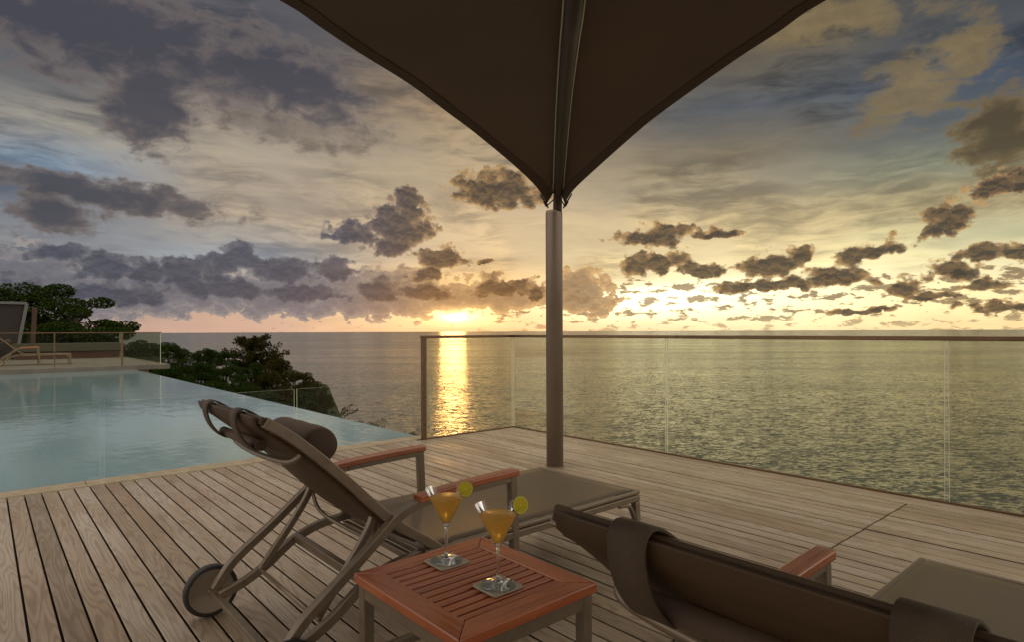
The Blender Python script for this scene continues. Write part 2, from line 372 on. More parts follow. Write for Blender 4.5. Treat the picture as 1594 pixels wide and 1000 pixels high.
M['strap'] = weave('coarse_strap_weave', (.055,.037,.022), (.115,.078,.048), 2200, .6, b=.5)
M['pillow'] = weave('pillow_cloth', (.055,.032,.022), (.082,.052,.036), 2600, .7, b=.3, sheen=.15)
# canopy cloth
m, N, p = mat('canopy_cloth', (.11,.08,.058), .8, spec=.2); M['canopy'] = m
n_ = N.noise(N.v('MULTIPLY', objc(N), (1.2, 1.2, 1.2)), 1.0, 3.0, .5); N.put(p.inputs['Base Color'], N.ramp(n_, [(.3, (.138,.102,.076)), (.7, (.162,.12,.09))]))
bump(N, p, N.noise(N.v('MULTIPLY', objc(N), (600, 600, 600)), 1.0, 2.0, .5), .2, .001)
m, N, p = mat('canopy_hem', (.10,.074,.054), .8, spec=.2); M['hem'] = m
# clear glass: lets light straight through, mirrors at grazing angles, faintly green
def clear(name, tint, rough=.01, edge=None, k=1.0):
    m = bpy.data.materials.new(name); m.use_nodes = True; t = m.node_tree; t.nodes.clear(); N = NT(t)
    tr = N.n('ShaderNodeBsdfTransparent'); tr.inputs[0].default_value = (*tint, 1)
    gl = N.n('ShaderNodeBsdfGlossy'); gl.inputs['Roughness'].default_value = rough
    fr = N.n('ShaderNodeFresnel'); fr.inputs[0].default_value = 1.45
    fac = N.mul(fr.outputs[0], k)
    mx = N.n('ShaderNodeMixShader'); t.links.new(fac, mx.inputs[0]); t.links.new(tr.outputs[0], mx.inputs[1]); t.links.new(gl.outputs[0], mx.inputs[2])
    t.links.new(mx.outputs[0], N.n('ShaderNodeOutputMaterial').inputs[0]); return m
M['glass'] = clear('tinted_rail_glass', (.945,.955,.89), k=.12)
M['lowglass'] = clear('clear_low_glass', (.97,.985,.98), k=.35)
m, N, p = mat('glass_edge', (.62,.62,.42), .12, 0, .8); M['gedge'] = m  # pale gold puts the edge highlight into the colour
M['thin'] = clear('thin_bowl_glass', (.97,.98,.97), k=.9)
m, N, p = mat('solid_glass', (.97,1,.98), .0, 0, .5, **{'Transmission Weight': 1.0, 'IOR': 1.48}); M['solid'] = m
# orange drink: cloudy juice that glows when the light is behind it
m = bpy.data.materials.new('orange_drink'); m.use_nodes = True; t = m.node_tree; t.nodes.clear(); N = NT(t); M['drink'] = m
gs = N.n('ShaderNodeBsdfPrincipled'); gs.inputs['Base Color'].default_value = (1, .78, .26, 1); gs.inputs['Transmission Weight'].default_value = 1; gs.inputs['Roughness'].default_value = .28; gs.inputs['IOR'].default_value = 1.33
tl = N.n('ShaderNodeBsdfTranslucent'); tl.inputs[0].default_value = (1, .70, .18, 1)
df = N.n('ShaderNodeBsdfDiffuse'); df.inputs[0].default_value = (1, .70, .22, 1)
m1 = N.n('ShaderNodeMixShader'); m1.inputs[0].default_value = .4; t.links.new(tl.outputs[0], m1.inputs[1]); t.links.new(df.outputs[0], m1.inputs[2])
m2 = N.n('ShaderNodeMixShader'); m2.inputs[0].default_value = .4; t.links.new(m1.outputs[0], m2.inputs[1]); t.links.new(gs.outputs[0], m2.inputs[2])
t.links.new(m2.outputs[0], N.n('ShaderNodeOutputMaterial').inputs[0])
# glass foot and thick bowl base, bright caustics imitated with white in the colour
m = bpy.data.materials.new('caustic_white_glass'); m.use_nodes = True; t = m.node_tree; t.nodes.clear(); N = NT(t); M['foot'] = m
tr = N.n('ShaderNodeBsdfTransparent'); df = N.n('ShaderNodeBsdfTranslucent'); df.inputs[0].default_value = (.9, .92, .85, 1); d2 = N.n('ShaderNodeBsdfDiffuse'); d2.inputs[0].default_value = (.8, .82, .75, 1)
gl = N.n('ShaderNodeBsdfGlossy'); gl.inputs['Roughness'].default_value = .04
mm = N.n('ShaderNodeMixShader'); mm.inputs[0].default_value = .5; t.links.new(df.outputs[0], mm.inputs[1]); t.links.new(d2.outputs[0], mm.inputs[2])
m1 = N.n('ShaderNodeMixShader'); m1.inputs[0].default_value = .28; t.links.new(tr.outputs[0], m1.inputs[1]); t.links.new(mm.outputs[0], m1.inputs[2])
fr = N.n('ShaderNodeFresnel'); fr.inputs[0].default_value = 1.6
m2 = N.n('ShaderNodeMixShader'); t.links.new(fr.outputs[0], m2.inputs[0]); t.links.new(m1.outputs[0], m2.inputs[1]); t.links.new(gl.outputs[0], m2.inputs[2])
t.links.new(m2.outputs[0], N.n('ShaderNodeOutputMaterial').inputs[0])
# lime
m = bpy.data.materials.new('lime_flesh'); m.use_nodes = True; t = m.node_tree; t.nodes.clear(); N = NT(t); M['lime'] = m
o_ = N.sep(objc(N)); ang = N.m('ARCTAN2', o_[2], o_[0]); rad = N.m('SQRT', N.add(N.mul(o_[0], o_[0]), N.mul(o_[2], o_[2])))
seg = N.m('ABSOLUTE', N.m('SINE', N.mul(ang, 4.0)))
memb = N.m('MAXIMUM', N.mr(seg, .22, .06), N.m('MAXIMUM', N.mr(rad, .0035, .0018), N.mr(rad, .0185, .0205)))
c = N.mix(memb, N.mix(N.noise(N.v('MULTIPLY', objc(N), (400,400,400)), 1.0, 2.0, .6), (.55,.50,.02), (.80,.66,.06)), (.80,.74,.22))
tl = N.n('ShaderNodeBsdfTranslucent'); df = N.n('ShaderNodeBsdfDiffuse'); N.put(tl.inputs[0], c); N.put(df.inputs[0], c)
m1 = N.n('ShaderNodeMixShader'); m1.inputs[0].default_value = .45; t.links.new(tl.outputs[0], m1.inputs[1]); t.links.new(df.outputs[0], m1.inputs[2])
t.links.new(m1.outputs[0], N.n('ShaderNodeOutputMaterial').inputs[0])
m, N, p = mat('lime_peel', (.05,.10,.012), .35); M['peel'] = m
m, N, p = mat('slate_coaster', rough=.35); M['coaster'] = m
n_ = N.noise(N.v('MULTIPLY', objc(N), (40, 40, 40)), 1.0, 5.0, .6); N.put(p.inputs['Base Color'], N.ramp(n_, [(.3, (.20,.175,.13)), (.7, (.30,.265,.20))]))
# pool and sea
m, N, p = mat('pool_water', (.13,.29,.31), .05, 0, .5, IOR=1.33); M['pool'] = m
o = objc(N)
N.put(p.inputs['Base Color'], N.ramp(N.noise(N.v('MULTIPLY', o, (.5, .25, 1)), 1.0, 3.0, .5), [(.3, (.155,.26,.28)), (.7, (.215,.31,.32))]))
h = N.add(N.noise(N.v('MULTIPLY', o, (3.0, 1.5, 1)), 1.0, 3.0, .5), N.mul(N.noise(N.v('MULTIPLY', o, (9, 6, 1)), 1.0, 3.0, .5), .3))
bump(N, p, h, .22, .02); p.inputs['Roughness'].default_value = .05; p.inputs['IOR'].default_value = 1.62
m, N, p = mat('sea_water', (.055,.058,.045), .12, 0, .5, IOR=1.42); M['sea'] = m
o = N.n('ShaderNodeNewGeometry').outputs['Position']
nd = N.n('ShaderNodeVectorRotate', rotation_type='Z_AXIS'); N.put(nd.inputs['Vector'], o); nd.inputs['Angle'].default_value = YAW
o = nd.outputs[0]
big = N.noise(N.v('MULTIPLY', o, (.0016, .006, 1)), 1.0, 4.0, .6)
w1 = N.noise(N.v('MULTIPLY', o, (.11, .20, 1)), 1.0, 4.0, .6, .2, out=1)
w2 = N.noise(N.v('MULTIPLY', o, (.48, 1.05, 1)), 1.0, 5.0, .62, .3, out=1)
tilt = N.v('ADD', N.v('MULTIPLY', N.v('SUBTRACT', w1, (.5, .5, .5)), (.28, .42, 0)), N.v('MULTIPLY', N.v('SUBTRACT', w2, (.5, .5, .5)), (.72, 1.15, 0)))
nr_ = N.n('ShaderNodeVectorRotate', rotation_type='Z_AXIS'); N.put(nr_.inputs['Vector'], tilt); nr_.inputs['Angle'].default_value = -YAW
N.put(p.inputs['Normal'], N.v('NORMALIZE', N.v('ADD', nr_.outputs[0], (0, 0, 1))))
N.put(p.inputs['Roughness'], N.mr(big, .3, .7, .14, .20))
# land and leaves
m, N, p = mat('hill_earth', rough=.95, spec=.1); M['earth'] = m
n_ = N.noise(N.v('MULTIPLY', objc(N), (.6, .6, .6)), 1.0, 6.0, .65); N.put(p.inputs['Base Color'], N.ramp(n_, [(.35, (.018,.028,.010)), (.65, (.045,.055,.02))])); bump(N, p, n_, .8, .5)
def leaf(name, c1, c2):
    m = bpy.data.materials.new(name); m.use_nodes = True; t = m.node_tree; t.nodes.clear(); N = NT(t)
    tn = N.n('ShaderNodeAttribute', attribute_name='tone').outputs['Fac']; c = N.mix(tn, c1, c2)
    a = N.n('ShaderNodeBsdfDiffuse'); b = N.n('ShaderNodeBsdfTranslucent'); N.put(a.inputs[0], c); N.put(b.inputs[0], c)
    mx = N.n('ShaderNodeMixShader'); mx.inputs[0].default_value = .25; t.links.new(a.outputs[0], mx.inputs[1]); t.links.new(b.outputs[0], mx.inputs[2])
    t.links.new(mx.outputs[0], N.n('ShaderNodeOutputMaterial').inputs[0]); return m
M['leaf'] = leaf('broad_leaf', (.007,.016,.003), (.048,.075,.015))
M['leaf2'] = leaf('olive_leaf', (.013,.015,.004), (.075,.062,.014))
m, N, p = mat('bark', (.05,.035,.022), .9); M['bark'] = m
m, N, p = mat('render_wall', (.05,.047,.03), .8); M['wall'] = m
m, N, p = mat('far_paving', rough=.6); M['paving'] = m
n_ = N.noise(N.v('MULTIPLY', objc(N), (2, 2, 2)), 1.0, 5.0, .6); N.put(p.inputs['Base Color'], N.ramp(n_, [(.3, (.085,.075,.06)), (.7, (.13,.115,.09))]))
m, N, p = mat('dark_panel', (.014,.008,.006), .7); M['panel'] = m
m, N, p = mat('grey_trim', (.10,.10,.10), .6); M['trim'] = m
m, N, p = mat('rust_timber', (.05,.016,.008), .6); M['rust'] = m

# ================================================================ the setting
# sea
mb = MB(); R_ = 90000; zs = -40.0
ring = [60, 200, 600, 2000, 8000, 30000, R_]; n = 48
mb.v.append((0, 0, zs))
for r_ in ring:
    for k in range(n): a = 2*math.pi*k/n; mb.v.append((r_*math.cos(a), r_*math.sin(a), zs))
for k in range(n): mb.face([0, 1+k, 1+(k+1) % n])
for i in range(len(ring)-1):
    for k in range(n): mb.face([1+i*n+k, 1+(i+1)*n+k, 1+(i+1)*n+(k+1) % n, 1+i*n+(k+1) % n])
tag(mb.build('sea', M['sea']), kind='structure')
# hillside
def ground(x, y):
    lim = 5.2 if y < 8 else 5.2+(y-8)*.435
    top = -1.6-min(max(y, 0), 80)*.085
    if x < 4 and y > 20: top += min(1, (y-20)/4)*(1.75 if y < 27 else 1.75)*max(0, min(1, (4.5-x)/2.0))
    top += (mnoise.noise(Vector((x*.12, y*.12, 1)))*.5 if y > 26 else 0)
    f = max(0, x-lim)
    bk = max(0, y-105)
    return max(-48, top-f*2.4-min(1, f/3)*mnoise.noise(Vector((x*.3, y*.3, 4)))*1.2-bk*1.1)
mb = MB(); xs = [-60+i*1.25 for i in range(0, 106)]; ys = [-30+i*1.5 for i in range(0, 118)]
for y in ys:
    for x in xs: mb.v.append((x, y, ground(x, y)))
nx = len(xs)
for j in range(len(ys)-1):
    for i in range(nx-1): mb.face([j*nx+i, j*nx+i+1, (j+1)*nx+i+1, (j+1)*nx+i], 0, True)
tag(mb.build('hillside', M['earth']), kind='structure')
# deck: individual boards with open joints over a dark bed
mb = MB(); pitch = .095; gap = .0088; rnd = random.Random(3)
def board(x0, x1, y0, y1, zt):
    b = len(mb.v); ch = .0022; sec = [(x0, zt-.022), (x0, zt-ch), (x0+ch, zt), (x1-ch, zt), (x1, zt-ch), (x1, zt-.022)]
    for y in (y0, y1):
        for x, z in sec: mb.v.append((x, y, z))
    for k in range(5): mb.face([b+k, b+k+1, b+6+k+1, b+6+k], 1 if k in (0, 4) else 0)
    mb.face([b+5-k for k in range(6)]); mb.face([b+6+k for k in range(6)])
i = 0; x = 4.785
while x > -3.2:
    x0, x1 = x-pitch+gap, x
    ye = 5.455 if x1 > 3.50 else 5.495
    mb.t = rnd.random(); zt = rnd.uniform(-.0012, .0012)
    if x1 > 4.60: board(x0, x1, -4.5, ye, zt)
    else:
        board(x0, x1, 1.306, ye, zt); mb.t = rnd.random(); board(x0-.0, x1, -4.5, 1.294, zt+rnd.uniform(-.0015, .0015))
    x -= pitch
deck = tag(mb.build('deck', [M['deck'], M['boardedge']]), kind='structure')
mb = MB(); mb.box(-3.3, 4.86, -4.6, 5.60, -.30, -.030); tag(mb.build('deck_substructure', M['dark']), kind='structure')
# pool: coping, water, infinity wall
mb = MB()
rnd = random.Random(5); x = -9.0
while x < 3.60:
    x2 = min(x+1.2, 3.60); mb.box(x+.0015, x2-.0015, 5.503, 5.70, -.028, .006); x = x2
tag(mb.build('pool_coping', M['coping'], bevel=.004), kind='structure')
mb = MB(); px0, px1, py0, py1 = -16.0, 3.62, 5.701, 21.9
mb.v += [(px0,py0,-.004),(px1,py0,-.004),(px1,py1,-.004),(px0,py1,-.004)]; mb.face([0,1,2,3]); tag(mb.build('pool_water', M['pool']), kind='structure')
mb = MB(); mb.box(px0, px1+.012, py0-.1, py1+.3, -2.6, -.012); tag(mb.build('pool_wall', M['coping']), kind='structure')
# far terrace beyond the pool
mb = MB(); mb.box(-16, 4.58, 21.90, 30.2, -.02, .13); mb.box(-16, 4.0, 22.0, 30.2, -2.2, -.021); tag(mb.build('far_terrace', M['paving'], bevel=.01), kind='structure')

# ================================================================ railings
def glass_box(x0, x1, y0, y1, z0, z1, along):
    g = MB(); g.box(x0, x1, y0, y1, z0, z1)
    # faces order: bottom, top, y0, x1, y1, x0
    g.mi = [1, 1, 0, 1, 0, 1] if along == 'x' else [1, 1, 1, 0, 1, 0]
    return g
rl = thing('glass_railing', 'chest-high glass railing with dark bronze handrail around the near timber deck corner', 'railing', (4.8, 5.47, 0))
mb = MB(); mb.box(3.51, 4.83, 5.445, 5.495, 1.075, 1.105); mb.box(4.775, 4.83, -4.5, 5.4445, 1.075, 1.105)
mb.build('handrail', M['rail'], rl, bevel=.004)
mb = MB(); mb.box(3.515, 3.56, 5.45, 5.49, -.02, 1.074); mb.build('post', M['rail'], rl, bevel=.003)
for x0, x1 in ((3.575, 4.785),):
    glass_box(x0, x1, 5.464, 5.476, .01, 1.074, 'x').build('glass_panel', [M['glass'], M['gedge']], rl)
for y0, y1 in ((3.315, 5.455), (1.14, 3.295), (-1.035, 1.115), (-3.2, -1.055)):
    glass_box(4.797, 4.809, y0, y1, .01, 1.074, 'y').build('glass_panel', [M['glass'], M['gedge']], rl)
mb = MB(); mb.box(3.57, 4.79, 5.458, 5.4575+.03, -.02, .012); mb.box(4.79, 4.82, -4.5, 5.4885, -.02, .012)
mb.build('base_channel', M['rail'], rl, bevel=.002)
lg = thing('low_glass_barrier', 'knee-high frameless glass barrier along the near edge of the pool', 'glass barrier', (.7, 5.51, 0))
for x0, x1 in ((-3.76, -2.28), (-2.26, -.78), (-.76, .675), (.705, 2.165), (2.19, 3.652)):
    glass_box(x0, x1, 5.508, 5.518, .007, .625, 'x').build('glass_panel', [M['lowglass'], M['gedge']], lg)

# ================================================================ parasol: pole, arched arm, tensioned canopy
pb = Vector((3.665, 3.64, 0))
um = thing('tension_canopy', 'huge dark brown tensioned fabric canopy on a thick taupe pole behind the loungers', 'canopy', tuple(pb))
mb = MB(); mb.lathe([(0, 0), (.0715, 0), (.0715, 2.155), (.066, 2.175), (.038, 2.18)], pb.x, pb.y, 0, 40); mb.build('pole', M['pole'], um)
mb = MB(); mb.lathe([(0, .0055), (.082, .0055), (.082, .001), (.0, .001)][::-1], pb.x, pb.y, 0, 40); mb.build('base_plate', M['pole'], um)
def pz(px, py, Z): a = px-797; b = 516.3-py-.0039*a; return cw(a/FPX*Z, Z, EYE+b/FPX*Z)
ridge = [pz(868.5, 327, 5.13), pz(869.5, 300, 4.98), pz(873, 245, 4.3), pz(879, 160, 3.45), pz(888, 70, 2.75), pz(896, 0, 2.35), cw(.20, 1.5, 2.50), cw(.12, .6, 2.56), cw(.0, -.3, 2.60)]
mb = MB(); mb.tube([ridge[0]+Vector((0, 0, -.03))]+ridge, .038, 20, smooth=6); mb.build('mast_arm', M['arm'], um)
sd = cw(1, 0)*.041
for sgn in (-1, 1): mb = MB(); mb.tube([p_+sd*sgn+Vector((0, 0, .005)) for p_ in ridge[1:]], .0045, 8, smooth=6); mb.build('mast_glint', M['gedge'], um)  # thin pale tubes added to imitate rim-light glints along the arm
Lp = [pz(852, 316, 4.98), pz(836, 290, 4.8), pz(800, 255, 4.45), pz(740, 205, 4.0), pz(700, 175, 3.75), pz(640, 130, 3.4), pz(560, 80, 3.0), pz(500, 40, 2.75), pz(440, 0, 2.5), cw(-1.25, 2.0, 2.5), cw(-1.75, 1.4, 2.44), cw(-2.7, .6, 2.35), cw(-3.5, .0, 2.3)]
Rp = [pz(880, 316, 4.98), pz(894, 294, 4.83), pz(930, 260, 4.5), pz(985, 211, 4.08), pz(1020, 182, 3.85), pz(1080, 138, 3.48), pz(1150, 89, 3.15), pz(1215, 47, 2.88), pz(1285, 0, 2.6), cw(1.6, 2.08, 2.54), cw(2.05, 1.45, 2.46), cw(2.9, .7, 2.38), cw(3.7, .0, 2.3)]
Mp = [r_+Vector((0, 0, .05)) for r_ in (ridge[1], ridge[1].lerp(ridge[2], .35), ridge[1].lerp(ridge[2], .8), ridge[2].lerp(ridge[3], .35), ridge[2].lerp(ridge[3], .75), ridge[3].lerp(ridge[4], .3), ridge[3].lerp(ridge[4], .8), ridge[4].lerp(ridge[5], .5), ridge[5])]+[cw(.2, 1.9, 2.58), cw(.17, 1.3, 2.63), cw(.12, .7, 2.66), cw(.05, 0, 2.7)]
Lc, Mc, Rc = crom(Lp, 4), crom(Mp, 4), crom(Rp, 4)
bk = cw(0, -3.6, 2.2)
for k in range(1, 10):
    t_ = k/9; s_ = 1-t_
    cc = lambda p_: bk.lerp(p_, s_)+(cw(0, 1)*(-.0))
    inn = Vector((0, 0, .0))
    Lc.append(bk.lerp(Lp[-1], s_).lerp(bk.lerp(Mp[-1], s_), .25*math.sin(math.pi*t_))); Mc.append(bk.lerp(Mp[-1], s_)); Rc.append(bk.lerp(Rp[-1], s_).lerp(bk.lerp(Mp[-1], s_), .25*math.sin(math.pi*t_)))
def rowpt(l, m_, r_, u):                       # u in -1..1, sagging slightly between ridge and edge
    e = l if u < 0 else r_; k = abs(u)
    return m_.lerp(e, k)+Vector((0, 0, .035*math.sin(math.pi*k)*min(1, (m_-e).length)))
mb = MB(); US = [i/10-1 for i in range(21)]
for th in (0, .006):
    for l, m_, r_ in zip(Lc, Mc, Rc):
        for u in US: mb.v.append(tuple(rowpt(l, m_, r_, u)+Vector((0, 0, th))))
nr = len(Lc); nu = len(US)
for q in (0, 1):
    for j in range(nr-1):
        for i in range(nu-1):
            b = q*nr*nu+j*nu+i; mb.face([b, b+1, b+nu+1, b+nu], 0, True)
cn_ = mb.build('canopy', M['canopy'], um, recalc=False)
for sgn in (-1, 1):
    mb = MB(); b = 0
    for j, (l, m_, r_) in enumerate(zip(Lc, Mc, Rc)):
        e = l if sgn < 0 else r_; wd = min(.07, (m_-e).length*.6)/max(.05, (m_-e).length)
        for k in (1.0, 1-wd*.5, 1-wd): mb.v.append(tuple(rowpt(l, m_, r_, sgn*k)-Vector((0, 0, .004))))
    for j in range(nr-1):
        for k in range(2): q = b+3*j+k; mb.face([q, q+1, q+4, q+3], 0, True)
    mb.build('hem', M['hem'], cn_, recalc=False)
for s_, P_ in ((-1, Lp), (1, Rp)):
    a_ = P_[0]+(P_[1]-P_[0])*.15; b_ = ridge[1]+Vector((0, 0, -.02))
    dd = (P_[0]-P_[1]).normalized()
    mb = MB(); mb.tube([P_[0]-dd*.14+Vector((0,0,-.012)), P_[0]+dd*.03+Vector((0,0,-.02))], .006, 8); mb.tube([P_[0]-dd*.05+Vector((0,0,-.018)), P_[0]+Vector((0,0,-.02))], .013, 10)
    mb.tube([P_[0]+dd*.0+Vector((0,0,-.02)), b_], .005, 8)
    mb.build('turnbuckle', M['rubber'], um)

# ================================================================ loungers
BS = 1.88; BN = 2.575                            # near and far side of the first lounger
def make_lounger():
    root = thing('sun_lounger', 'grey-brown wheeled lounger with raised back and rolled brown headrest left of the drinks table', 'sun lounger', (1.6, (BS+BN)/2, 0), 'matching wheeled sun loungers on the terraces')
    MT = M['metal']
    w = .032
    for k, y in enumerate((BS, BN)):
        y0, y1 = y-w/2, y+w/2
        mb = MB()
        mb.prof([(.690,.135),(.745,.212),(.80,.262),(.913,.345),(1.03,.438),(1.10,.492),(1.17,.521),(1.25,.533)], y0, y1, .032, 5)
        mb.prof([(1.25,.533),(1.40,.541),(1.625,.548)], y0, y1, .032, 1)
        mb.prof([(1.640,.563),(1.652,.30),(1.664,.0)], y0, y1, .034, 1)
        f = mb.build('arm_frame', MT, root, bevel=.004)
        mb = MB(); mb.t = .5; mb.prof([(1.185,.545),(1.26,.552),(1.42,.562),(1.60,.568),(1.664,.568)], y-.026, y+.026, .026, 3); mb.build('armrest', M['woodx'], f, bevel=.005)
        ys_ = (BS+.036, BN-.036)[k]
        mb = MB(); mb.prof([(.700,.120),(.79,.150),(.878,.195),(.94,.24),(1.0,.278),(1.10,.312),(1.22,.326),(1.36,.327)], ys_-.013, ys_+.013, .034, 5)
        mb.build('base_rail', MT, root, bevel=.004)
        yb = (BS+.075, BN-.075)[k]
        mb = MB(); mb.prof([(1.06,.520),(1.035,.455),(.965,.352),(.90,.270),(.842,.195)], yb-.011, yb+.011, .026, 5); mb.build('backrest_brace', MT, root, bevel=.003)
        # foot leg
        mb = MB(); mb.prof([(2.462,.296),(2.470,.15),(2.478,0)], y0, y1, .036, 1); mb.prof([(2.33,.292),(2.41,.280),(2.452,.215)], y0+.004, y1-.004, .016, 4)
        mb.build('leg', MT, root, bevel=.004)
        # wheel
        yw = (BS-.037, BN+.085)[k]; wl = MB()
        pr = [(0,-.012),(.082,-.012),(.086,-.016),(.086,.016),(.082,.012),(0,.012)]
        wh = MB(); n = 36
        def wheel_ring(mbx, prof, cy):
            b = len(mbx.v)
            for r_, oy in prof:
                for q in range(n): a = 2*math.pi*q/n; mbx.v.append((.70+max(r_, 1e-4)*math.cos(a), cy+oy, .104+max(r_, 1e-4)*math.sin(a)))
            for i in range(len(prof)-1):
                for q in range(n): mbx.face([b+i*n+q, b+i*n+(q+1) % n, b+(i+1)*n+(q+1) % n, b+(i+1)*n+q], 0, True)
        wheel_ring(wh, pr, yw); whl = wh.build('wheel', M['wheel'], root)
        ty = MB(); wheel_ring(ty, [(.087,-.017),(.096,-.019),(.102,-.013),(.104,0),(.102,.013),(.096,.019),(.087,.017)], yw); ty.build('tyre', M['rubber'], whl)
        hb = MB(); wheel_ring(hb, [(0,-.022),(.016,-.022),(.018,-.016),(.018,.016),(.016,.022),(0,.022)], yw); hb.build('hub', M['metal'], whl)
    # seat frame: upper sling rails, lower rails, end bar
    mb = MB()
    for y in (BS, BN):
        mb.box(1.245, 2.483, y-.0142, y+.0142, .297, .328); mb.box(1.225, 2.487, y-.012, y+.012, .331, .349)
    mb.box(2.452, 2.482, BS+.0165, BN-.0165, .299, .326); mb.box(2.466, 2.4855, BS+.0125, BN-.0125, .3315, .3485)
    mb.box(1.246, 1.272, BS+.0165, BN-.0165, .299, .326)
    mb.build('seat_frame', MT, root, bevel=.005)
    mb = MB(); b = len(mb.v); nxs, nys = 26, 10
    for j in range(nys+1):
        for i in range(nxs+1):
            x = 1.215+(2.452-1.215)*i/nxs; y = BS+.013+(BN-BS-.026)*j/nys
            mb.v.append((x, y, .352-.012*math.sin(math.pi*j/nys)*min(1, 4*min(i/nxs+.1, 1-i/nxs+.1))))
    for j in range(nys):
        for i in range(nxs): q = j*(nxs+1)+i; mb.face([q, q+1, q+nxs+2, q+nxs+1], 0, True)
    sl_ = mb.build('seat_sling', M['sling'], root, recalc=False); sm_ = sl_.modifiers.new('solid', 'SOLIDIFY'); sm_.thickness = .004
    mb = MB(); mb.bar((1.0, BS+.05, .283), (1.0, BN-.05, .283), .022, .034); mb.build('crossbar', MT, root, bevel=.003)
    mb = MB(); mb.bar((1.22, BS+.05, .298), (1.22, BN-.05, .298), .024, .024); mb.build('crossbar', MT, root, bevel=.003)
    mb = MB(); mb.bar((.70, BS-.07, .107), (.70, BN+.10, .107), .026, .020); mb.build('axle', MT, root, bevel=.003)
    mb = MB(); mb.tube([(.842, BS+.05, .197), (.842, BN-.05, .197)], .0075, 10); mb.build('brace_rod', MT, root)
    mb = MB(); mb.tube([(1.055, BS+.07, .50), (1.07, BS+.12, .40), (1.085, (BS+BN)/2, .375), (1.07, BN-.12, .40), (1.055, BN-.07, .50)], .008, 10, smooth=6); mb.build('adjuster_bar', MT, root)
    # backrest: rails with a swept-back top, cross bar, sling, support bow
    prof = [(1.335,.300),(1.255,.362),(1.09,.482),(.914,.655),(.795,.766),(.715,.832),(.672,.860),(.652,.874)]
    for y in (BS+.018, BN-.018): mb = MB(); mb.prof(prof, y-.016, y+.016, .034, 5); mb.build('backrest_rail', MT, root, bevel=.004)
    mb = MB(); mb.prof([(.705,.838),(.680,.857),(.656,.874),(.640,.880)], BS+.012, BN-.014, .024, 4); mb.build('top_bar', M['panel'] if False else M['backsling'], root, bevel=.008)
    bp = crom([(a-.013, b_-.016, 0) for a, b_ in [(1.21,.395)]+prof[2:5]]+[(.700,.814,0),(.662,.842,0),(.637,.861,0),(.628,.888,0)], 6); mb = MB(); nys = 12
    for i, p_ in enumerate(bp):
        q_ = bp[min(i+1, len(bp)-1)]-bp[max(i-1, 0)]; nn = Vector((-q_.y, q_.x, 0)).normalized()
        if nn.y > 0: nn = -nn                                       # towards the back
        for j in range(nys+1):
            t_ = j/nys; sag = .022*math.sin(math.pi*t_)*math.sin(math.pi*min(1, .15+i/len(bp)))
            mb.v.append((p_.x+nn.x*sag, BS+.03+(BN-BS-.06)*t_, p_.y+nn.y*sag))
    for i in range(len(bp)-1):
        for j in range(nys): q = i*(nys+1)+j; mb.face([q, q+1, q+nys+2, q+nys+1], 0, True)
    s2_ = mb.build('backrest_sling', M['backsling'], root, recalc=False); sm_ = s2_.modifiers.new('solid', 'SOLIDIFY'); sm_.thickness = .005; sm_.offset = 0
    # hem sleeve round each rail
    for y0_, y1_ in ((BS+.004, BS+.060), (BN-.060, BN-.004)): mb = MB(); mb.prof([(a-.0, b_-.021) for a, b_ in prof[2:7]], y0_, y1_, .006, 5, sm=True); mb.build('sling_sleeve', M['backsling'], s2_)
    mb = MB(); mb.tube([(.775, BS+.035, .755), (.748, BS+.08, .728), (.738, (BS+BN)/2, .718), (.748, BN-.08, .728), (.775, BN-.035, .755)], .010, 10, smooth=6); mb.build('support_bar', MT, root)
    # headrest roll on two straps with a counterweight behind
    cxp, czp, rp = .893, .748, .071
    mb = MB(); n = 36; L = [(BS+.155, .0), (BS+.156, .6), (BS+.162, .88), (BS+.175, .97), (BS+.20, 1.0)]
    L = L+[(BS+.20+(BN-BS-.4)*k/8, 1.0+.015*math.sin(k*1.7)) for k in range(1, 8)]+[(BS+BN-y, r_) for y, r_ in L[::-1]]
    for y, r_ in L:
        for q in range(n): a = 2*math.pi*q/n; mb.v.append((cxp+max(r_, .002)*rp*math.cos(a)*(1+.03*math.sin(3*a+y*4)), y, czp+max(r_, .002)*rp*math.sin(a)*.97))
    for i in range(len(L)-1):
        for q in range(n): mb.face([i*n+q, i*n+(q+1) % n, (i+1)*n+(q+1) % n, (i+1)*n+q], 0, True)
    pil = mb.build('headrest_pillow', M['pillow'], root)
    for yy in (BS+.198, BS+.525):
        mb = MB(); mb.prof([(.80,.795),(.755,.825),(.710,.856),(.672,.884),(.642,.899),(.620,.892),(.616,.862),(.628,.822),(.650,.788),(.680,.763),(.708,.768)], yy-.030, yy+.030, .0045, 5, sm=True); mb.build('strap', M['strap'], pil)
    mb = MB(); mb.tube([(.690, BS+.155, .777), (.690, BS+.165, .777), (.690, BS+.555, .777), (.690, BS+.565, .777)], .017, 16); mb.build('counterweight', M['pillow'], pil)
    return root
l1 = make_lounger()
l2 = copy_tree(l1); l2.location.y -= 1.92
l2['label'] = 'lounger in the right foreground seen from behind, its dark sling back cropped by the frame'
for c_ in l2.children:
    if c_.name.startswith('headrest_pillow'):
        dz = Vector((.15, 0, -.14)); c_.location = Vector(c_.location)+dz
        for g_ in c_.children: g_.location = Vector(g_.location)-dz
l3 = copy_tree(l1); l3.location = Vector(l1.location)+Vector((-.25, 22.57, .13))
l3['label'] = 'tiny distant lounger on the far terrace behind glass across the pool'

